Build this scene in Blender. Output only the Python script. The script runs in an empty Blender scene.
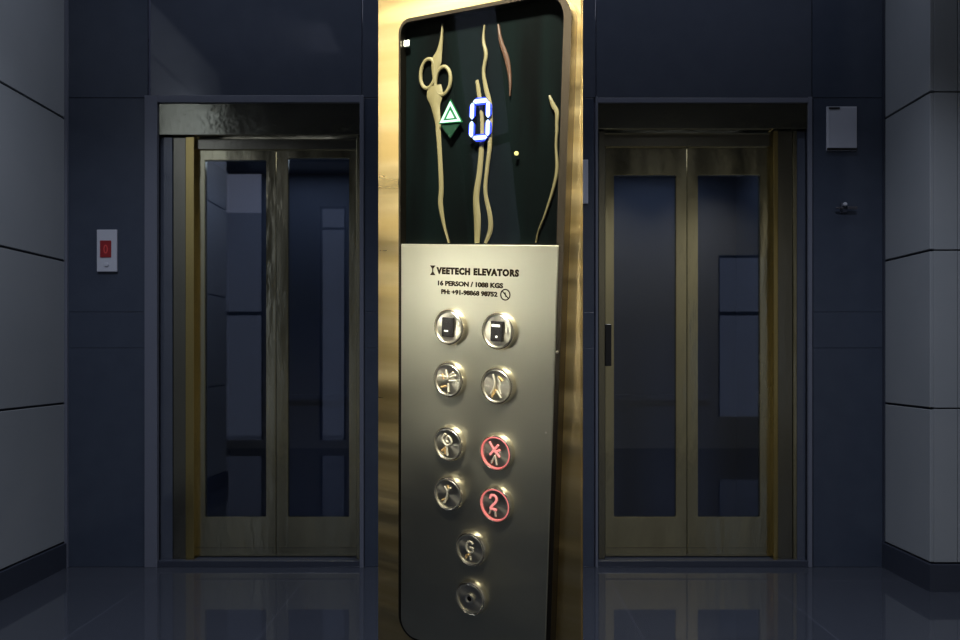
import bpy, bmesh, math
from mathutils import Vector, Matrix
PI = math.pi
COL = bpy.context.scene.collection
F = 700.0; CX, CY = 482.0, 357.0; EYE = 1.167; YB = 3.889     # focal length in px, vanishing point, eye height, back wall

def at(px, py, Y):
    return Vector(((px-CX)/F*Y, Y, EYE-(py-CY)/F*Y))

# ------------------------------------------------------------------ materials
def nodes(name):
    m = bpy.data.materials.new(name); m.use_nodes = True
    return m, m.node_tree.nodes, m.node_tree.links, m.node_tree.nodes['Principled BSDF']

def mat(name, col, rough=.5, metal=0., ior=1.5, coat=0., aniso=0., noise=None, bump=None, emit=None, rvar=None):
    m, N, L, P = nodes(name)
    P.inputs['Base Color'].default_value = (*col, 1); P.inputs['Roughness'].default_value = rough
    P.inputs['Metallic'].default_value = metal; P.inputs['IOR'].default_value = ior
    P.inputs['Coat Weight'].default_value = coat; P.inputs['Coat Roughness'].default_value = .05
    P.inputs['Anisotropic'].default_value = aniso
    tc = N.new('ShaderNodeTexCoord')
    def nz(scale3, detail=4):
        mp = N.new('ShaderNodeMapping'); mp.inputs['Scale'].default_value = scale3
        n = N.new('ShaderNodeTexNoise'); n.inputs['Scale'].default_value = 1; n.inputs['Detail'].default_value = detail
        L.new(tc.outputs['Object'], mp.inputs[0]); L.new(mp.outputs[0], n.inputs['Vector']); return n
    if noise:                                   # (scale3, second colour)
        n = nz(noise[0]); r = N.new('ShaderNodeMapRange'); r.inputs[1].default_value = .35; r.inputs[2].default_value = .65
        mx = N.new('ShaderNodeMix'); mx.data_type = 'RGBA'
        mx.inputs[6].default_value = (*col, 1); mx.inputs[7].default_value = (*noise[1], 1)
        L.new(n.outputs[0], r.inputs[0]); L.new(r.outputs[0], mx.inputs[0]); L.new(mx.outputs[2], P.inputs['Base Color'])
    if rvar:                                    # (scale3, lo, hi)
        n = nz(rvar[0]); r = N.new('ShaderNodeMapRange'); r.inputs[1].default_value = .3; r.inputs[2].default_value = .7
        r.inputs[3].default_value = rvar[1]; r.inputs[4].default_value = rvar[2]
        L.new(n.outputs[0], r.inputs[0]); L.new(r.outputs[0], P.inputs['Roughness'])
    if bump:
        n = nz(bump[0]); b = N.new('ShaderNodeBump'); b.inputs['Strength'].default_value = bump[1]; b.inputs['Distance'].default_value = bump[2]
        L.new(n.outputs[0], b.inputs['Height']); L.new(b.outputs[0], P.inputs['Normal'])
    if emit:
        P.inputs['Emission Color'].default_value = (*emit[0], 1); P.inputs['Emission Strength'].default_value = emit[1]
    return m

def glass(name, tint, ior=1.5, rough=0.0):      # thin tinted pane: lets light through and mirrors by Fresnel
    m = bpy.data.materials.new(name); m.use_nodes = True; N = m.node_tree.nodes; L = m.node_tree.links; N.clear()
    o = N.new('ShaderNodeOutputMaterial'); t = N.new('ShaderNodeBsdfTransparent'); g = N.new('ShaderNodeBsdfGlossy')
    f = N.new('ShaderNodeFresnel'); x = N.new('ShaderNodeMixShader')
    t.inputs[0].default_value = (*tint, 1); g.inputs['Roughness'].default_value = rough; 
    ge = N.new('ShaderNodeNewGeometry'); mr = N.new('ShaderNodeMapRange')     # same index whichever side of the pane is met
    mr.inputs[3].default_value = ior; mr.inputs[4].default_value = 1/ior
    L.new(ge.outputs['Backfacing'], mr.inputs[0]); L.new(mr.outputs[0], f.inputs[0])
    L.new(f.outputs[0], x.inputs[0]); L.new(t.outputs[0], x.inputs[1]); L.new(g.outputs[0], x.inputs[2]); L.new(x.outputs[0], o.inputs[0])
    return m

def radial(name, col, rough, aniso):            # lathe-turned metal disc
    m, N, L, P = nodes(name)
    P.inputs['Base Color'].default_value = (*col, 1); P.inputs['Roughness'].default_value = rough
    P.inputs['Metallic'].default_value = 1; P.inputs['Anisotropic'].default_value = aniso
    t = N.new('ShaderNodeTangent'); t.direction_type = 'RADIAL'; t.axis = 'Z'; L.new(t.outputs[0], P.inputs['Tangent'])
    return m

M = {}
M['granite'] = mat('polished navy granite', (.046, .055, .077), .07, ior=2.0, noise=((9, 9, 9), (.051, .060, .083)))
M['granite_pier'] = mat('honed navy granite', (.033, .042, .064), .20, ior=1.5, noise=((9, 9, 9), (.037, .047, .070)))
M['grout'] = mat('slate grout', (.085, .095, .15), .6)
M['portal'] = mat('satin slate portal trim', (.10, .11, .145), .35)
M['pale'] = mat('pale grey wall panel', (.195, .214, .236), .55, noise=((3, 3, 3), (.207, .224, .245)))
M['joint'] = mat('dark joint', (.03, .035, .05), .7)
M['skirting'] = mat('dark stone skirting', (.025, .030, .045), .35)
M['ceiling'] = mat('dark ceiling paint', (.08, .085, .11), .8)
M['brass'] = mat('dull polished brass', (.56, .51, .32), .18, 1, rvar=((6, 6, .9), .10, .28), bump=((6, 6, 1.8), .5, .012))
M['brass_bright'] = mat('bright brass edge', (.62, .47, .17), .22, 1, bump=((9, 9, 1.5), .3, .01))
M['bronze'] = mat('dark bronze', (.30, .28, .21), .22, 1, bump=((6, 6, 2), .25, .01))
M['header'] = mat('mirror steel header', (.36, .35, .26), .16, 1, bump=((4, 4, 4), .35, .02))
M['door_glass'] = glass('dark door glass', (.55, .62, .75), 1.95, .02)
M['tinted'] = glass('tinted window glass', (.62, .64, .66), 1.5, .0)
M['cab'] = mat('slate cab lining', (.16, .18, .225), .5)
M['rear'] = mat('pale rear wall', (.42, .41, .37), .6)
M['plastic_dark'] = mat('black plastic', (.006, .006, .007), .3)
M['white_plate'] = mat('grey white plate', (.36, .38, .44), .45)
M['notice'] = mat('grey paper notice', (.30, .32, .38), .6)
M['red_led'] = mat('dull red display', (.10, .008, .010), .3, emit=((.35, .02, .03), .09))
M['led_text'] = mat('red digit', (.2, .03, .03), .3, emit=((.8, .08, .08), .13))
M['hook'] = mat('dull steel', (.12, .12, .14), .35, .8)
# control panel
M['gold_post'] = mat('brushed gold steel', (.68, .51, .22), .34, 1, aniso=.3, noise=((1.5, 34, 1.5), (.79, .64, .34)), rvar=((2, 40, 2), .26, .46))  # colour bands across the post stand in for reflections
M['face'] = mat('brushed champagne steel', (.60, .59, .46), .36, 1, aniso=.2, noise=((3, 6, 3), (.67, .66, .53)), rvar=((5, 9, 5), .31, .42), bump=((7, 11, 7), .12, .002))
M['rim'] = mat('smoked chrome housing', (.085, .072, .055), .36, 1, bump=((9, 14, 9), .3, .003))
M['backing'] = mat('black display backing', (.0010, .0026, .0027), .55, ior=1.12, noise=((40, 5, 1), (.0005, .0008, .0009)))
M['display_glass'] = glass('black tinted acrylic', (.93, .95, .94), 1.42)
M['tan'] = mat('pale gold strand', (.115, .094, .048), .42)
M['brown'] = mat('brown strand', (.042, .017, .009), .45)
M['chrome'] = mat('warm chrome bezel', (.90, .84, .70), .24, 1)
M['cap'] = radial('turned steel cap', (.80, .76, .62), .30, .8)
M['ring'] = mat('bright steel ring', (.90, .88, .78), .30, 1)
M['glyph'] = mat('raised steel symbol', (.88, .85, .72), .32, .5)
M['glyph_gold'] = mat('raised gold symbol', (.85, .60, .28), .32, .5)
M['red_ring'] = mat('lit red ring', (.5, .1, .1), .35, emit=((1., .30, .28), .5))
M['red_glyph'] = mat('lit red symbol', (.6, .2, .2), .35, emit=((1., .32, .30), .65))
M['ink'] = mat('black engraving', (.016, .012, .008), .8, ior=1.1)
M['ink_brown'] = mat('brown engraving', (.14, .055, .03), .5)
M['rocker'] = mat('black rocker', (.008, .007, .007), .25)
M['white_led'] = mat('white mark', (.8, .8, .75), .4, emit=((1, .97, .9), .5))
M['blue_core'] = mat('blue white led', (.08, .1, .2), .4, emit=((.66, .84, 1.), 2.4))
M['blue_edge'] = mat('blue led', (.01, .015, .1), .4, emit=((.02, .05, 1.), 2.6))
M['green_core'] = mat('pale green led', (.05, .15, .08), .4, emit=((.66, 1., .78), 1.9))
M['green_edge'] = mat('green led', (.002, .04, .012), .4, emit=((.0, .40, .10), .28))
M['green_dim'] = mat('unlit green led', (.001, .016, .007), .35)
M['yellow_led'] = mat('amber led', (.2, .17, .04), .4, emit=((1., .85, .3), 1.3))
# floor
m, N, L, P = nodes('polished dark floor tiles')
tc = N.new('ShaderNodeTexCoord'); br = N.new('ShaderNodeTexBrick'); mp = N.new('ShaderNodeMapping')
br.offset = 0; br.inputs['Scale'].default_value = 1; br.inputs['Brick Width'].default_value = .8; br.inputs['Row Height'].default_value = .8
br.inputs['Mortar Size'].default_value = .0035; mp.inputs['Location'].default_value = (.13, .35, 0)
br.inputs['Color1'].default_value = (.027, .031, .041, 1); br.inputs['Color2'].default_value = (.030, .034, .045, 1)
br.inputs['Mortar'].default_value = (.048, .053, .070, 1)
L.new(tc.outputs['Object'], mp.inputs[0]); L.new(mp.outputs[0], br.inputs[0]); L.new(br.outputs[0], P.inputs['Base Color'])
P.inputs['Roughness'].default_value = .05; P.inputs['IOR'].default_value = 2.0
M['floor'] = m

# ------------------------------------------------------------------ mesh helpers
def link(name, bm, m, parent=None, smooth=False):
    bmesh.ops.recalc_face_normals(bm, faces=bm.faces)
    me = bpy.data.meshes.new(name); bm.to_mesh(me); bm.free()
    if isinstance(m, str): m = M[m]
    me.materials.append(m)
    if smooth:
        for p in me.polygons: p.use_smooth = True
        try: me.set_sharp_from_angle(angle=math.radians(35))
        except Exception: pass
    o = bpy.data.objects.new(name, me); COL.objects.link(o)
    if parent: o.parent = parent
    return o

def box(bm, x0, x1, y0, y1, z0, z1, bev=0):
    r = bmesh.ops.create_cube(bm, size=1)
    for v in r['verts']:
        v.co = Vector((x0+(v.co.x+.5)*(x1-x0), y0+(v.co.y+.5)*(y1-y0), z0+(v.co.z+.5)*(z1-z0)))
    if bev:
        es = list({e for v in r['verts'] for e in v.link_edges})
        bmesh.ops.bevel(bm, geom=es, offset=bev, segments=2, affect='EDGES', profile=.5)
    return bm

def B(*bs, bev=0):
    bm = bmesh.new()
    for b in bs: box(bm, *b, bev=bev)
    return bm

def prism(bm, loop, z0, z1, chamfer=0):
    """closed 2-D loop extruded from z0 to z1, front edge chamfered"""
    n = len(loop)
    lv = [(p[0], p[1], z0) for p in loop]
    rings = [[bm.verts.new(p) for p in lv]]
    if chamfer:
        rings.append([bm.verts.new((p[0], p[1], z1-chamfer)) for p in loop])
        cx = sum(p[0] for p in loop)/n; cy = sum(p[1] for p in loop)/n
        ins = []
        for i in range(n):
            a = Vector(loop[i-1]); b = Vector(loop[i]); c = Vector(loop[(i+1) % n])
            t = (c-a).normalized(); nn = Vector((-t.y, t.x))
            if nn.dot(Vector((cx, cy))-b) < 0: nn = -nn
            ins.append(b+nn*chamfer)
        rings.append([bm.verts.new((p.x, p.y, z1)) for p in ins])
    else:
        rings.append([bm.verts.new((p[0], p[1], z1)) for p in loop])
    for r0, r1 in zip(rings, rings[1:]):
        for i in range(n): bm.faces.new((r0[i], r0[(i+1) % n], r1[(i+1) % n], r1[i]))
    bm.faces.new(rings[0][::-1]); bm.faces.new(rings[-1])
    return bm

def rrect(x0, x1, y0, y1, rs, seg=8):
    """rounded rectangle, rs = radii bottom-left, bottom-right, top-right, top-left"""
    out = []
    for (cx, cy, a0, r) in ((x0, y0, 180, rs[0]), (x1, y0, 270, rs[1]), (x1, y1, 0, rs[2]), (x0, y1, 90, rs[3])):
        r = max(r, 1e-4); ox = cx+(r if cx == x0 else -r); oy = cy+(r if cy == y0 else -r)
        for k in range(seg+1):
            a = math.radians(a0+90*k/seg); out.append((ox+r*math.cos(a), oy+r*math.sin(a)))
    return out

def frame(bm, outer, inner, z0, z1):
    n = len(outer); V = []
    for lp, z in ((outer, z0), (outer, z1), (inner, z1), (inner, z0)):
        V.append([bm.verts.new((p[0], p[1], z)) for p in lp])
    for k in range(4):
        a, b = V[k], V[(k+1) % 4]
        for i in range(n): bm.faces.new((a[i], a[(i+1) % n], b[(i+1) % n], b[i]))
    return bm

def lathe(bm, prof, seg=48, cx=0, cy=0, closed=False):
    rings = []
    for r, z in prof:
        if r < 1e-7: rings.append([bm.verts.new((cx, cy, z))])
        else: rings.append([bm.verts.new((cx+r*math.cos(2*PI*i/seg), cy+r*math.sin(2*PI*i/seg), z)) for i in range(seg)])
    if closed: rings.append(rings[0])
    for a, b in zip(rings, rings[1:]):
        for i in range(seg):
            j = (i+1) % seg
            if len(a) == 1 and len(b) > 1: bm.faces.new((a[0], b[j], b[i]))
            elif len(b) == 1 and len(a) > 1: bm.faces.new((a[i], a[j], b[0]))
            elif len(a) > 1: bm.faces.new((a[i], a[j], b[j], b[i]))
    return bm

def smooth_path(pts, sub=6):
    P_ = [Vector(p) for p in pts]; out = []
    for i in range(len(P_)-1):
        a = P_[max(i-1, 0)]; b = P_[i]; c = P_[i+1]; d = P_[min(i+2, len(P_)-1)]
        for k in range(sub):
            t = k/sub
            out.append(.5*((2*b)+(c-a)*t+(2*a-5*b+4*c-d)*t*t+(3*b-a-3*c+d)*t**3))
    out.append(P_[-1]); return out

def strand(bm, pts, wid, z, thick=.0016, sub=6, closed=False, seg=8):
    """flattened cord: path of (x, y), half-width along the path from wid list"""
    path = smooth_path([(p[0], p[1], wid[min(i, len(wid)-1)]) for i, p in enumerate(pts)], sub) if not closed else \
        [Vector((p[0], p[1], wid[0])) for p in pts]
    n = len(path); rings = []
    for i, p in enumerate(path):
        if closed: t = path[(i+1) % n]-path[i-1]
        else: t = path[min(i+1, n-1)]-path[max(i-1, 0)]
        t = Vector((t.x, t.y)).normalized(); nn = Vector((-t.y, t.x)); w = p.z
        rings.append([bm.verts.new((p.x+nn.x*w*math.cos(2*PI*k/seg), p.y+nn.y*w*math.cos(2*PI*k/seg), z+thick*math.sin(2*PI*k/seg))) for k in range(seg)])
    rr = list(zip(rings, rings[1:])) + ([(rings[-1], rings[0])] if closed else [])
    for a, b in rr:
        for k in range(seg): bm.faces.new((a[k], a[(k+1) % seg], b[(k+1) % seg], b[k]))
    if not closed: bm.faces.new(rings[0][::-1]); bm.faces.new(rings[-1])
    return bm

def tag(o, label=None, cat=None, group=None, kind=None):
    if label: o['label'] = label
    if cat: o['category'] = cat
    if group: o['group'] = group
    if kind: o['kind'] = kind
    return o

def empty(name, loc=(0, 0, 0), parent=None):
    o = bpy.data.objects.new(name, None); COL.objects.link(o); o.location = loc; o.empty_display_size = .05
    if parent: o.parent = parent
    return o

def text(name, s, size, x, y, z, m, parent, sx=1., bold=0., thick=.0004, spacing=1.):
    cu = bpy.data.curves.new(name, 'FONT'); cu.body = s; cu.size = size; cu.extrude = thick; cu.offset = bold
    cu.resolution_u = 3; cu.space_character = spacing
    t = bpy.data.objects.new(name+'_curve', cu); COL.objects.link(t)
    dg = bpy.context.evaluated_depsgraph_get(); dg.update()
    me = bpy.data.meshes.new_from_object(t.evaluated_get(dg))
    bpy.data.objects.remove(t); bpy.data.curves.remove(cu)
    me.name = name
    xs = [v.co.x for v in me.vertices]; x0 = min(xs); w = max(xs)-x0
    k = sx/w                                   # sx = wanted width
    for v in me.vertices: v.co = Vector((x+(v.co.x-x0)*k, y+v.co.y, z+v.co.z))
    me.materials.clear(); me.materials.append(M[m])
    o = bpy.data.objects.new(name, me); COL.objects.link(o); o.parent = parent
    return o

# ------------------------------------------------------------------ the lobby
XL = -2.315; XR = 2.235; YR = 3.492; ZC = 3.66; YREAR = -1.0; XO = 4.6
tag(link('floor', B((-XO-.1, XO+.1, YREAR-1.5, 5.2, -.05, 0)), 'floor'), 'dark polished stone tile floor of the lobby', kind='structure')
tag(link('ceiling', B((-XO-.1, XO+.1, YREAR, 4.1, ZC, ZC+.05)), 'ceiling'), 'dark ceiling over the lobby', kind='structure')
JZ = [.139, .91, 1.70, 2.49, 3.28, ZC]; G = .006
bm = B((XL-.1, XL-.015, 1.6, YB, 0, ZC))
lw = tag(link('wall_left', bm, 'joint'), 'left side wall faced with large pale grey panels', kind='structure')
bm = bmesh.new()
for a, b in zip(JZ, JZ[1:]): box(bm, XL-.015, XL, 1.6, YB-.001, a+G, b-G, bev=.002)
link('wall_panel', bm, 'pale', lw)
bm = B((XR+.02, XR+.3, YR+.02, YB, 0, ZC), (XR+.3, XO, YR+.02, YR+.2, 0, ZC))
rw = tag(link('wall_right', bm, 'joint'), 'right side wall faced with large pale grey panels and a corner', kind='structure')
bm = bmesh.new()
for a, b in zip(JZ, JZ[1:]):
    box(bm, XR, XR+.02, YR, YB-.001, a+G, b-G, bev=.002)
    box(bm, XR+.021, 2.372, YR, YR+.02, a+G*.6, b-G*.6, bev=.002)
    for k in range(4):
        box(bm, 2.376+k*.56, 2.932+k*.56, YR, YR+.02, a+G*.6, b-G*.6, bev=.002)
link('wall_panel', bm, 'pale', rw)
tag(link('baseboard_left', B((XL-.01, XL+.014, 1.6, YB, 0, .135)), 'skirting'), 'dark stone skirting along the left wall', kind='structure')
tag(link('baseboard_right', B((XR-.014, XR+.01, YR-.02, YB, 0, .135), (XR+.01, XO, YR-.02, YR, 0, .135)), 'skirting'), 'dark stone skirting around the right wall corner', kind='structure')
tag(link('trim_1', B((XL+.001, XL+.018, YB-.012, YB+.002, 0, ZC)), 'portal'), 'thin slate corner strip at the left wall', kind='structure')
tag(link('trim_2', B((XR-.010, XR-.0005, YB-.012, YB+.002, .0, ZC)), 'skirting'), 'thin dark corner strip at the right wall', kind='structure')

def X(px, Y=YB): return (px-CX)/F*Y
def Z(py, Y=YB): return EYE-(py-CY)/F*Y
# back wall: polished granite slabs with real joints, openings for the two doors
bm = bmesh.new()
xs = [XL-.1, X(158), X(360), X(598), X(808), XR+.1]
Tz = Z(103)
box(bm, xs[0], xs[1], YB+.014, YB+.16, 0, ZC); box(bm, xs[2], xs[3], YB+.014, YB+.16, 0, ZC); box(bm, xs[4], xs[5], YB+.014, YB+.16, 0, ZC)
box(bm, xs[1], xs[2], YB+.014, YB+.16, Tz, ZC); box(bm, xs[3], xs[4], YB+.014, YB+.16, Tz, ZC)
wb = tag(link('wall_back', bm, 'grout'), 'dark navy polished granite wall holding both elevator doors', kind='structure')
bm = bmesh.new(); bp = bmesh.new(); g = .0028
zt = [Z(98), Z(-40), ZC]
for a, b in zip(zt, zt[1:]):
    for c, d in ((X(150), X(362)), (X(362), X(596)), (X(596), X(812))):
        box(bm, c+g, d-g, YB, YB+.014, a+g, b-g, bev=.001)
    for c, d in ((XL, X(148)), (X(812), XR)):
        box(bp, c+g, d-g, YB, YB+.014, a+g, b-g, bev=.001)
zs = [0, Z(348), Z(312), Z(98)]
for a, b in zip(zs, zs[1:]):
    for c, d in ((XL, X(146)), (X(364), X(594)), (X(813), XR)):
        if b == zs[2] and c == XL: b2 = b
        box(bp, c+g*.6, d-g*.6, YB, YB+.014, a+g*.4, b-g*.4, bev=.001)
link('granite_slab', bm, 'granite', wb)
link('granite_pier', bp, 'granite_pier', wb)

# rear of the lobby: wall with tall glazed openings that look out at the evening sky
ops = [(-3.46, -2.80, .10, 3.55), (3.02, 3.62, .40, 2.47), (-2.08, -1.74, .10, 3.10)]
bm = bmesh.new(); cuts = sorted({-XO, XO} | {o[0] for o in ops} | {o[1] for o in ops})
for a, b in zip(cuts, cuts[1:]):
    hit = [o for o in ops if o[0] <= a and o[1] >= b]
    if hit:
        box(bm, a, b, YREAR-.1, YREAR, 0, hit[0][2]); box(bm, a, b, YREAR-.1, YREAR, hit[0][3], ZC)
    else: box(bm, a, b, YREAR-.1, YREAR, 0, ZC)
box(bm, XO, XO+.1, YREAR-.1, YR+.2, 0, ZC)
box(bm, -XO, XL-.1, 1.6, 1.7, 0, ZC)
tag(link('wall_rear', bm, 'rear'), 'dark wall on the street side of the lobby', kind='structure')
tag(link('wall_alcove', B((-XO-.1, -XO, YREAR-.1, 1.7, 0, ZC)), 'ceiling'), 'dark wall at the far left of the lobby', kind='structure')
for i, o in enumerate(ops):
    w = tag(link('window_%d' % (i+1), B((o[0], o[0]+.03, YREAR-.07, YREAR-.03, o[2], o[3]), (o[1]-.03, o[1], YREAR-.07, YREAR-.03, o[2], o[3]),
             (o[0], o[1], YREAR-.07, YREAR-.03, o[3]-.03, o[3]), (o[0], o[1], YREAR-.07, YREAR-.03, 1.70 if i < 2 else 2.8, 1.75 if i < 2 else 2.83)), 'plastic_dark'),
        'dark framed lobby window', kind='structure')
    zs_ = 3.02 if i == 0 else 9
    link('glass_pane', B((o[0], o[1], YREAR-.055, YREAR-.047, o[2], min(zs_, o[3]))), 'tinted', w)

# ------------------------------------------------------------------ elevator doors
YP = YB+.05
def door(n, label, x0, x1, xg, leaves, hdr_line, jl, jr):
    """x0..x1 opening in px, leaves = (px left, glass left, glass right, px right)"""
    r = empty('door_%d' % n, ((X(x0)+X(x1))/2, YB, 0)); tag(r, label, kind='structure')
    def L_(name, bm, m, p=r, **k):
        for v in bm.verts: v.co -= r.location
        return link(name, bm, m, p, **k)
    # portal trim
    bm = B((X(x0)-.07, X(x0), YB-.012, YB+.05, 0, Z(96)), (X(x1), X(x1)+.022, YB-.012, YB+.05, 0, Z(96)), (X(x0), X(x1), YB-.012, YB+.05, Z(103), Z(96)), bev=.002) if n == 1 else \
         B((X(x0)-.014, X(x0), YB-.006, YB+.05, 0, Z(97)), (X(x1), X(x1)+.022, YB-.006, YB+.05, 0, Z(97)), (X(x0), X(x1), YB-.006, YB+.05, Z(103), Z(98)), bev=.002)
    L_('portal_trim', bm, 'portal')
    zh = Z(hdr_line, YP); 
    L_('header', B((X(x0), X(x1), YB+.004, YP+.06, zh+.004, Z(103)), bev=.002), 'header')
    L_('header_lower', B((X(x0), X(x1), YP+.004, YP+.06, Z(146 if n == 2 else 149, YP), zh-.004), bev=.002), 'bronze')
    for (a, b, m, dy) in jl+jr:
        L_('jamb', B((X(a, YP), X(b, YP), YP-.02+dy, YP+.06, 0, zh-.002), bev=.002), m)
    YD = YP+.02; zt_ = Z(147 if n == 2 else 147, YD)
    for (a, ga, gb, b, gt, gl) in leaves:
        lf = empty('door_leaf', (0, 0, 0), r)
        bot = .04; z0 = Z(517, YD); z1 = Z(gt, YD)
        def LL(name, bm, m, **k):
            for v in bm.verts: v.co -= r.location
            return link(name, bm, m, lf, **k)
        fr = bmesh.new()
        xa, xga, xgb, xb = X(a, YD)+.002, X(ga, YD), X(gb, YD), X(b, YD)-.002
        lp = [(xa, bot), (xb, bot), (xb, zt_), (xa, zt_)]; li = [(xga, z0), (xgb, z0), (xgb, z1), (xga, z1)]
        frame(fr, lp, li, 0, .035)
        for v in fr.verts: v.co = Vector((v.co.x, YD+v.co.z, v.co.y))
        bmesh.ops.bevel(fr, geom=fr.edges[:], offset=.003, segments=2, affect='EDGES')
        LL('leaf_frame', fr, gl)
        LL('glass_pane', B((xga-.004, xgb+.004, YD+.012, YD+.020, z0-.004, z1+.004)), 'door_glass')
        LL('kick_rail', B((xa+.003, xb-.003, YD-.004, YD, bot+.047, bot+.053)), 'bronze')
    L_('sill', B((X(x0), X(x1), YB-.002, YP+.07, 0, .034), bev=.002), 'skirting')
    # cab behind the panes
    ca, cb = X(x0)-.02, X(x1)+.02; cy0, cy1 = YP+.09, YP+1.1; ch = Z(120)
    L_('cab_interior', B((ca, cb, cy1, cy1+.03, .0, ch), (ca-.03, ca, cy0, cy1, .0, ch), (cb, cb+.03, cy0, cy1, .0, ch), (ca, cb, cy0, cy1, -.03, .0), (ca, cb, cy0, cy1, ch, ch+.03),
        (ca+.2, cb-.2, cy1-.05, cy1-.02, .86, .90)), 'cab')
    return r, L_
d1, L1 = door(1, 'left elevator door with two narrow glass leaves in dull brass frames', 158, 360, 275,
     [(196, 205, 266, 276, 160, 'brass'), (276, 288, 349, 357, 158, 'brass')], 138,
     [(159, 174, 'granite', .0), (174.5, 187, 'bronze', .004), (187.5, 196, 'brass_bright', -.006)], [(357, 360.5, 'brass', 0)])
d2, L2 = door(2, 'right elevator door with two glass leaves in dull brass frames', 598, 808, 687,
     [(605, 614, 676, 687, 175, 'brass'), (687, 698, 760, 771, 175, 'brass')], 132,
     [(598, 604.5, 'bronze', .0)], [(771.5, 776, 'brass_bright', -.008), (776.5, 791, 'bronze', .0), (791.5, 795, 'brass', -.004), (795.5, 808, 'granite', .0)])
h = B((X(606), X(612), YB+.015, YB+.03, Z(366), Z(324)), (X(607.5), X(610.5), YB+.028, YB+.07, Z(333), Z(330)), (X(607.5), X(610.5), YB+.028, YB+.07, Z(360), Z(357)), bev=.002)
L2('door_handle', h, 'plastic_dark')

# ------------------------------------------------------------------ things on the granite wall
o = empty('call_panel', (X(108), YB, Z(251))); tag(o, 'small white elevator call panel with red display on the left granite pier', 'call panel')
w2 = 10/F*YB; h2 = 21/F*YB
link('plate', B((-w2, w2, -.014, 0, -h2, h2), bev=.003), 'white_plate', o)
link('display', B((-.036, .026, -.017, -.014, -.038, .056), bev=.0015), 'red_led', o)
text_o = text('floor_number', '0', .07, -.016, -.016, .0, 'led_text', o, sx=.024)
for v in text_o.data.vertices: v.co = Vector((v.co.x, -.0175-v.co.z*.5, v.co.y))
link('call_button', lathe(bmesh.new(), [(0, .005), (.010, .005), (.012, .003), (.012, 0)], 20), 'white_plate', o)
b_ = [c for c in o.children if c.name.startswith('call_button')][0]; b_.rotation_euler = (PI/2, 0, 0); b_.location = (0, -.014, -.078)

o = empty('notice_board', (X(841), YB, Z(129))); tag(o, 'grey white notice fixed high on the right granite pier', 'notice')
w2 = 15/F*YB; h2 = 22/F*YB
link('backing_board', B((-w2, w2, -.010, 0, -h2, h2), bev=.002), 'white_plate', o)
link('paper', B((-w2+.012, w2-.006, -.0115, -.010, -h2+.014, h2-.010)), 'notice', o)
link('clip', B((-w2+.01, -w2+.07, -.016, -.010, h2-.016, h2-.006), bev=.001), 'plastic_dark', o)
link('lower_rail', B((-w2, w2, -.014, -.010, -h2, -h2+.014), bev=.001), 'plastic_dark', o)

o = empty('notice_board', (X(573), YB, Z(182))); tag(o, 'lavender grey notice on the wall just right of the gold post', 'notice')
link('backing_board', B((-.085, .083, -.010, 0, -.122, .122), bev=.002), 'white_plate', o)
link('paper', B((-.078, .076, -.0115, -.010, -.115, .115)), 'notice', o)

o = empty('bracket', (X(843), YB, Z(208))); tag(o, 'small dark steel bracket with a short arm under the notice on the right pier', 'bracket')
link('mounting_plate', B((-.018, .018, -.012, 0, -.028, .028), bev=.003), 'skirting', o)
link('knob', lathe(bmesh.new(), [(0, .022), (.008, .021), (.011, .015), (.009, .0)], 20), 'white_plate', o)
[c for c in o.children if c.name.startswith('knob')][0].rotation_euler = (PI/2, 0, 0); [c for c in o.children if c.name.startswith('knob')][0].location = (0, -.010, .016)
link('arm', B((.012, .066, -.03, -.02, -.012, .004), (-.05, -.012, -.03, -.02, -.010, .0), bev=.002), 'hook', o)

# ------------------------------------------------------------------ gold post and control panel
R_ = Vector((.85649, -.50825, -.09005)); U_ = Vector((.01757, -.14565, .98918)); N_ = R_.cross(U_).normalized(); U_ = N_.cross(R_).normalized(); R_.normalize()
PM = Matrix(((R_.x, U_.x, N_.x, -.0075), (R_.y, U_.y, N_.y, .75), (R_.z, U_.z, N_.z, 1.14236), (0, 0, 0, 1)))
pe = PM.copy()
H0 = -.014
def edge_l(v): return -.1461+.0055*v
def edge_r(v): return .1185-.0415*v
bm = bmesh.new()
nrow = 14; vt = .62
rows = []
for s in ('l', 'r', 'rb', 'lb'):
    col = []
    for k in range(nrow+1):
        t = k/nrow
        for_v = None
        # bottom follows the floor: solve for v where world z = 0
        u_guess = edge_l(-1.15) if s in ('l', 'lb') else edge_r(-1.15)
        if s in ('rb',): u_guess -= .030
        if s == 'lb': u_guess += .004
        hh = H0 if s in ('l', 'r') else H0-.06
        vb = (-(1.14236+R_.z*u_guess+N_.z*hh)+.0005)/U_.z
        v = vb+(vt-vb)*t
        u = edge_l(v) if s in ('l', 'lb') else edge_r(v)
        if s == 'rb': u -= .030
        if s == 'lb': u += .004
        col.append(bm.verts.new(PM @ Vector((u, v, hh))))
    rows.append(col)
for i in range(4):
    a, b = rows[i], rows[(i+1) % 4]
    for k in range(nrow): bm.faces.new((a[k], b[k], b[k+1], a[k+1]))
bm.faces.new([c[0] for c in rows]); bm.faces.new([c[-1] for c in rows])
PMi = PM.inverted()
for v in bm.verts: v.co = PMi @ v.co
bmesh.ops.recalc_face_normals(bm, faces=bm.faces)
vert_edges = [e for e in bm.edges if abs((e.verts[0].co-e.verts[1].co).normalized().y) > .9]
bmesh.ops.bevel(bm, geom=vert_edges, offset=.0022, segments=3, affect='EDGES')
post = link('gold_post', bm, 'gold_post', smooth=True)
post.matrix_world = PM
tag(post, 'tall brushed gold steel post carrying the elevator control panel', 'post')

CP = empty('elevator_control_panel'); CP.matrix_world = PM
tag(CP, 'elevator control panel with black floor display above a steel button plate on the gold post', 'control panel')
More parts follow.
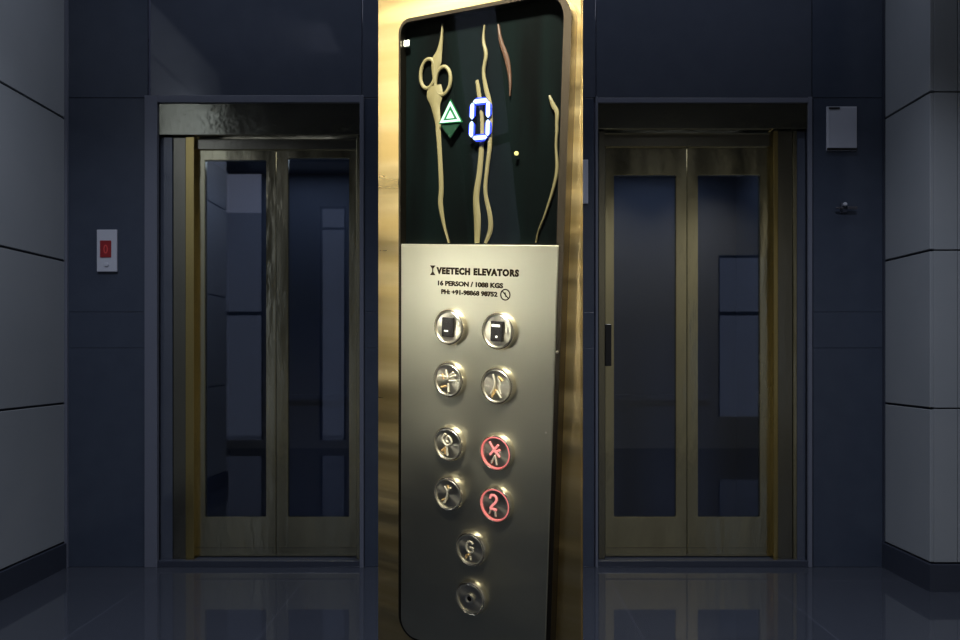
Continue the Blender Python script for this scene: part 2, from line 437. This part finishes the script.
# housing
outer = rrect(-.103, .0985, -.325, .379, (.026, .026, .028, .014)); inner = rrect(-.1005, .0905, -.3215, .3755, (.022, .022, .022, .011))
hs = frame(bmesh.new(), outer, inner, H0, .0)
box(hs, -.1025, .096, -.30, .36, H0, H0+.0015)
link('housing', hs, 'rim', CP, smooth=True)
# display
DP = link('display', prism(bmesh.new(), rrect(-.1002, .0902, .1435, .3752, (.001, .001, .022, .011)), H0+.002, H0+.004), 'backing', CP)
DP['label'] = 'black floor display with lit arrow and digit'
link('display_glass', prism(bmesh.new(), rrect(-.1002, .0902, .1435, .3752, (.001, .001, .022, .011)), -.0012, .0006, .0006), 'display_glass', DP)
mm = lambda l: [(a/1000, b/1000) for a, b in l]
zc = -.0075
def ell(cx, cy, rx, ry, n=40, rot=0): return [((cx+rx*math.cos(2*PI*k/n)*math.cos(rot)-ry*math.sin(2*PI*k/n)*math.sin(rot))/1000, (cy+rx*math.cos(2*PI*k/n)*math.sin(rot)+ry*math.sin(2*PI*k/n)*math.cos(rot))/1000) for k in range(n)]
def W_(*a): return [x/1000 for x in a]
sb = bmesh.new()  # reflections in the display glass, modelled as solid strands
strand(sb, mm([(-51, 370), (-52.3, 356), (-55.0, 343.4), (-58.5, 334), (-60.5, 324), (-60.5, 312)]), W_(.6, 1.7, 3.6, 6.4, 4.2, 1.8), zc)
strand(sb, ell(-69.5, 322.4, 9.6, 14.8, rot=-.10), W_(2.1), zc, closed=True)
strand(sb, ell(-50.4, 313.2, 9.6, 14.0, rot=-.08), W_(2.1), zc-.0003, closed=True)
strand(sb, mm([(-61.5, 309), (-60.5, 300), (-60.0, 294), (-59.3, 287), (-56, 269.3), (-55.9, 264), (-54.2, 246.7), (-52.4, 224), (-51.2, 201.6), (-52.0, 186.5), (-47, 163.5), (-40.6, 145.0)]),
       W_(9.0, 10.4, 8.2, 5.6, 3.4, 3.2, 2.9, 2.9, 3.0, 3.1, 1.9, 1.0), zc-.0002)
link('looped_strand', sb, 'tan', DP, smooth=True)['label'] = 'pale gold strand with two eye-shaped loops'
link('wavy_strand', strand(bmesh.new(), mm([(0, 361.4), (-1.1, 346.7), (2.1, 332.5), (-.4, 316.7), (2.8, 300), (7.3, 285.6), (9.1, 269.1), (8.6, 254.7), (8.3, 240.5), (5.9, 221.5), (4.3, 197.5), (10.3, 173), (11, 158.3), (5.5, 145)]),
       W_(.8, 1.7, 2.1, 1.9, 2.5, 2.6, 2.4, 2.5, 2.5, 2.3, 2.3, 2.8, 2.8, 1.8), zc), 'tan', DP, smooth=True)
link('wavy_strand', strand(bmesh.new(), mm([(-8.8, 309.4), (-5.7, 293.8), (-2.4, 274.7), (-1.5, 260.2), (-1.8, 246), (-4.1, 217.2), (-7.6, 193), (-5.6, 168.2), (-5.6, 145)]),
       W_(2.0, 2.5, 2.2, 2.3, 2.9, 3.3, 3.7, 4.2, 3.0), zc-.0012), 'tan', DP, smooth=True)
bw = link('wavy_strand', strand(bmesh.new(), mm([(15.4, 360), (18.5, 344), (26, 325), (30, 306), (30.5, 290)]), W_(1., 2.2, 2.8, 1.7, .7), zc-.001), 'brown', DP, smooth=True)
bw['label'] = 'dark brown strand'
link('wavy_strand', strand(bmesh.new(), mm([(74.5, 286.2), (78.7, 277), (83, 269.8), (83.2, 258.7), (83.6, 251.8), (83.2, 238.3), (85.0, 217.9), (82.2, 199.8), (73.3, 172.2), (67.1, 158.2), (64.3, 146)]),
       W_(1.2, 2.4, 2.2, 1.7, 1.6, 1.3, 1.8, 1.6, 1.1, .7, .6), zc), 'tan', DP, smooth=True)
def tri(bm, pts, z0, z1): return prism(bm, [(a/1000, b/1000) for a, b in pts], z0, z1)
zl = -.0040
def scale_tri(pts, k):
    cx = sum(p[0] for p in pts)/3; cy = sum(p[1] for p in pts)/3
    return [(cx+(p[0]-cx)*k, cy+(p[1]-cy)*k) for p in pts]
T = [(-39.4, 292), (-52.6, 270.8), (-26.0, 270.6)]
ua = empty('up_arrow', (.0014, -.0010, 0), CP)
link('arrow_rim', tri(bmesh.new(), scale_tri(T, 1.12), zl-.001, zl), 'green_edge', ua)
fr = bmesh.new(); o_, i_ = mm(scale_tri(T, .98)), mm(scale_tri(T, .70)); frame(fr, o_, i_, zl-.0005, zl+.0008)
link('arrow_outline', fr, 'green_core', ua)
link('arrow_core', tri(bmesh.new(), [(a, b-.6) for a, b in scale_tri(T, .36)], zl-.0005, zl+.0008), 'green_core', ua)
link('down_arrow', tri(bmesh.new(), [(-49.8, 267.0), (-26.2, 267.0), (-38.0, 253.5)], zl-.001, zl), 'green_dim', DP)['label'] = 'dim green unlit down arrow'
# seven segment digit showing 0
dg = empty('floor_digit', (.0014, -.0010, 0), CP)
def segm(x0, y0, x1, y1, w, z0, z1, bm):
    a = Vector((x0, y0)); b = Vector((x1, y1)); t = (b-a).normalized(); n = Vector((-t.y, t.x))*w
    L_ = [a, a+t*w+n, b-t*w+n, b, b-t*w-n, a+t*w-n]
    return prism(bm, [(p.x/1000, p.y/1000) for p in L_], z0, z1)
xl, xr, yt, ym, yb = -12.2, 6.6, 288.6, 270.6, 252.6
segs = [(xl+1, yt, xr-1, yt), (xl+1, yb, xr-1, yb), (xl, yt-1, xl-.6, ym+.9), (xr, yt-1, xr, ym+.9), (xl-.6, ym-.9, xl-1, yb+1), (xr, ym-.9, xr-.2, yb+1)]
for s in segs:
    e_ = link('segment', segm(*s, 3.5, zl-.0012, zl, bmesh.new()), 'blue_edge', dg)  # wide blue piece models the halo around the lit segment
for s in segs:
    link('segment_core', segm(*s, 1.9, zl-.0005, zl+.0008, bmesh.new()), 'blue_core', dg)
link('indicator_dot', lathe(bmesh.new(), [(0, zl+.001), (.0014, zl+.0008), (.0020, zl), (.0020, zl-.002)], 16, .0411, .2337), 'yellow_led', DP)
link('corner_clip', B((-.0995, -.0925, .3525, .3590, zl-.002, zl), bev=.0008), 'white_led', DP)['label'] = 'small white clip in the top left corner'  # white reflection on the glass, built as a glowing block

# steel button plate
FP = link('button_plate', prism(bmesh.new(), rrect(-.0985, .0935, -.3215, .1432, (.021, .021, .0012, .0012)), H0+.002, .0016, .0007), 'face', CP)
FT = .0016
text('maker_name', 'VEETECH ELEVATORS', .0092, -.0500, .1120, FT, 'ink', FP, sx=.1010, bold=.0006, spacing=1.18)
text('capacity_line', '16 PERSON / 1088 KGS', .0068, -.0480, .0995, FT, 'ink', FP, sx=.0810, bold=.0003)
text('phone_line', 'PH: +91-98868 98752', .0066, -.0435, .0905, FT, 'ink', FP, sx=.0700, bold=.0003)
lg = bmesh.new()
for (a, b, c) in ((.1222, .1196, .1172), (.1100, .1128, .1150)):
    pass
prism(lg, [(-.0585, .1205), (-.0515, .1205), (-.0545, .1168), (-.0555, .1168)], FT, FT+.0004)
prism(lg, [(-.0585, .1100), (-.0515, .1100), (-.0545, .1140), (-.0555, .1140)], FT, FT+.0004)
box(lg, -.0556, -.0544, .1135, .1172, FT, FT+.0004)
link('maker_emblem', lg, 'ink', FP)
ns = lathe(bmesh.new(), [(.0060, FT), (.0060, FT+.0004), (.0048, FT+.0004), (.0048, FT)], 32, .0358, .0928, closed=True)
strand(ns, [(.0318, .0968), (.0398, .0888)], [.0006], FT+.0002, .0003, sub=1)
strand(ns, [(.0352, .0952), (.0368, .0905)], [.0007], FT+.0002, .0003, sub=1)
link('no_smoking_symbol', ns, 'ink', FP)
link('scratch', lathe(bmesh.new(), [(0, FT+.0005), (.0011, FT+.0004), (.0013, FT-.0002)], 12, .0865, -.045), 'ring', FP)
link('rim_screw', lathe(bmesh.new(), [(0, .0020), (.0012, .0016), (.0015, 0), (.0015, -.002)], 14, .0955, .0385), 'ring', CP)

def button(u, v, kind, label):
    e = empty('push_button' if kind != 'rocker_a' and kind != 'rocker_b' else 'rocker_switch', (u+.0018, v-.0012, FT), CP)
    if label: e['label'] = label
    red = kind.startswith('lit')
    bz = lathe(bmesh.new(), [(.0203, -.001), (.0203, .0010), (.0197, .0042), (.0186, .0064), (.0178, .0068), (.0174, .0062), (.0172, .0030), (.0172, -.001)], 56, closed=True)
    link('bezel', bz, 'chrome', e, smooth=True)
    link('cap', lathe(bmesh.new(), [(0, .0052), (.0162, .0052), (.0170, .0046), (.0171, .0)], 56), 'cap' , e, smooth=True)
    rg = lathe(bmesh.new(), [(.0172, .0050), (.0171, .0066), (.0166, .0070), (.0161, .0066), (.0160, .0050)], 56, closed=True)
    link('ring', rg, 'red_ring' if red else 'ring', e, smooth=True)
    z = .0056  # lower strokes, gold and steel, are cap reflections shaped as raised lines
    def st(lines, w=1.1, m='glyph', name='symbol'):
        b = bmesh.new()
        for l in lines: strand(b, mm(l), [w/1000], z, .0009, sub=3)
        return link(name, b, m, e, smooth=True)
    if kind.startswith('rocker'):
        link('rocker', B((-.0075, .0070, -.0105, .0105, .004, .0082), bev=.0008), 'rocker', e)
        if kind == 'rocker_a': link('mark', B((-.0040, .0008, -.0045, -.0030, .008, .0085)), 'white_led', e)
        else:
            link('mark', B((-.0060, .0038, .0048, .0072, .008, .0085)), 'white_led', e)
            link('mark', lathe(bmesh.new(), [(0, .0088), (.0013, .0086), (.0013, .008)], 12, .0, -.0055), 'white_led', e)
    if kind == 'open':
        st([[(-11.5, 3), (-2, 3)], [(-3.5, 11), (-1.5, 3), (-1, 1)], [(-1, 2), (6.5, 9)], [(1, -1), (11, 0)], [(0, -13), (0, -4)], [(3, 3), (9, 6)]])
        st([[(-9, -9), (-2, -7)], [(-8, 6), (-6, 0)]], 1.1, 'glyph_gold')
    if kind == 'close':
        st([[(-5, 12), (-2.5, 4), (-4, -3), (-7, -9)], [(1, 10), (3.5, 4), (3.0, -2), (5, -8)], [(0, -5), (5.5, -12)]])
        st([[(-1, -4), (-5.5, -12)], [(2, 10), (7, 6)]], 1.1, 'glyph_gold')
    if kind == 'three':
        st([[(-4, 11), (-8, 4.5), (-2, -2), (4.5, 3), (0, 9), (-3, 4), (0, 2)], [(-2, -2), (-1, -13)]])
        st([[(-3, -4), (-8, -9)], [(-3, -7), (-4, -12)]], 1.4, 'glyph_gold')
    if kind == 'lit_four':
        st([[(-8, 11), (-2, 3), (5, -4)], [(3, 9), (-2, 3), (-7, -3)], [(5, 4), (0, 1)]], 1.2, 'red_glyph')
        st([[(-1, -3), (-5, -12)], [(-1, -3), (1.5, -13)]], 1.1)
    if kind == 'one':
        st([[(-5, 8), (-1, 3), (-2, -4), (-5, -11)], [(3, 8), (-1, 3)]])
        st([[(-3, -6), (-8, -9)], [(-1, 10), (1, 6)]], 1.1, 'glyph_gold')
    if kind == 'lit_two':
        st([[(-6.5, 6), (-5, 9.5), (-1, 10), (1.5, 7), (.5, 3), (-3, -1), (-6, -5)], [(-6, -5), (2, -5.5)]], 1.3, 'red_glyph')
        st([[(-5, -6), (-7, -11)], [(0, -7), (1, -13)]], 1.2)
    if kind == 'ground':
        st([[(3, 6.5), (-.5, 9), (-4.5, 6.5), (-5.3, 2), (-4, -2.5), (0, -4), (3, -2)], [(3, -2.4), (3, 1.8), (-.5, 1.8)], [(0, -8), (0, -12)]], 1.2)
        st([[(-3, -6), (-6, -11)]], 1.3, 'glyph_gold')
    if kind == 'key':
        link('lock_barrel', lathe(bmesh.new(), [(.0058, .005), (.0056, .0078), (.0042, .0080), (.0030, .0070), (.0028, .005)], 32, -.0005, 0, closed=True), 'ring', e, smooth=True)
        link('keyhole', lathe(bmesh.new(), [(0, .0066), (.0029, .0066), (.0029, .005)], 24, -.0005, 0), 'rocker', e)
    return e
button(-.0315, .0565, 'rocker_a', 'round rocker switch in the left column, white mark low')
button(.0292, .0565, 'rocker_b', 'round rocker switch in the right column, white bar high')
button(-.0315, -.0008, 'open', None); button(.0290, -.0008, 'close', None)
button(-.0308, -.0725, 'three', None); button(.0296, -.0725, 'lit_four', 'push button with a lit red ring, upper')
button(-.0302, -.1296, 'one', None); button(.0302, -.1296, 'lit_two', 'push button with a lit red ring marked 2')
button(.0002, -.187, 'ground', None); button(.0010, -.2442, 'key', 'round lock button at the bottom')

# ------------------------------------------------------------------ light
w = bpy.data.worlds.new('evening'); bpy.context.scene.world = w; w.use_nodes = True
bg = w.node_tree.nodes['Background']; bg.inputs[0].default_value = (.70, .76, 1.0, 1); bg.inputs[1].default_value = .6

def area(name, loc, target, sx, sy, power, col, spread=180):
    l = bpy.data.lights.new(name, 'AREA'); l.shape = 'RECTANGLE'; l.size = sx; l.size_y = sy; l.energy = power; l.color = col
    l.spread = math.radians(spread)
    o = bpy.data.objects.new(name, l); COL.objects.link(o); o.location = loc
    o.rotation_euler = (Vector(target)-Vector(loc)).to_track_quat('-Z', 'Y').to_euler()
    return o
area('ceiling_trough', (0, 3.28, ZC-.01), (0, 3.28, 0), 4.2, .25, 13, (.78, .84, 1.0))  # added fill for the upper back wall, not a known fitting
for x, y, p in ((-1.75, 2.0, 30), (1.35, 2.0, 38)):
    area('downlight', (x, y, ZC-.01), (x, y+.1, 0), .4, .4, p, (.84, .88, 1.0), 112)  # added lights that lift the side walls and floor
    area('downlight_rear', (2.8 if x > 0 else 1.5, -.2, ZC-.01), (2.8 if x > 0 else 1.5, -.4, 0), .4, .4, 14, (.9, .88, .85), 112)  # added to brighten the rear wall that the brass mirrors
area('wall_washer', (-1.15, 2.3, ZC-.01), (-2.33, 2.3, 2.9),  .5, .2, 9.5, (.9, .92, 1.0), 120)  # added to light the left wall mirrored in the granite
for d, Lf in ((d1, 0), (d2, 0)):
    area('cab_light', (d.location.x, YP+.6, Z(122)), (d.location.x, YP+.6, 0), .7, .6, 1.8, (.88, .92, 1.0))  # added inside the cabs so the door glass looks lighter
# added warm fill lights for the panel, no fixtures stand there
area('panel_tube', (-1.30, .305, 1.70), (0, .74, 1.46), .06, .34, .034, (1.0, .90, .68), 30)
area('panel_tube_small', (-.900, -.155, 1.72), (.05, .69, 1.54), .04, .20, .05, (1.0, .90, .66), 32)
area('plate_lamp', (-1.16, .135, 1.135), (0, .735, 1.25), .10, .07, .019, (1.0, .97, .84), 24)
area('panel_overhead', (-.16, -.05, 2.30), (0, .70, 1.52), .20, .12, 5.2, (1.0, .93, .76), 27)
area('panel_overhead_wide', (-.05, .20, 2.45), (0, .76, 1.2), .16, .10, .32, (1.0, .93, .80), 60)

# ------------------------------------------------------------------ camera
cam = bpy.data.cameras.new('camera'); co = bpy.data.objects.new('camera', cam); COL.objects.link(co)
co.location = (0, 0, EYE); co.rotation_euler = (PI/2, 0, 0)
cam.sensor_width = 36; cam.lens = F/960*36; cam.clip_start = .02
cam.shift_x = -(CX-480)/960; cam.shift_y = (CY-320)/960
sc = bpy.context.scene; sc.camera = co
vs = sc.view_settings; vs.view_transform = 'Standard'; vs.look = 'None'; vs.gamma = 1; vs.exposure = 0; vs.use_curve_mapping = False
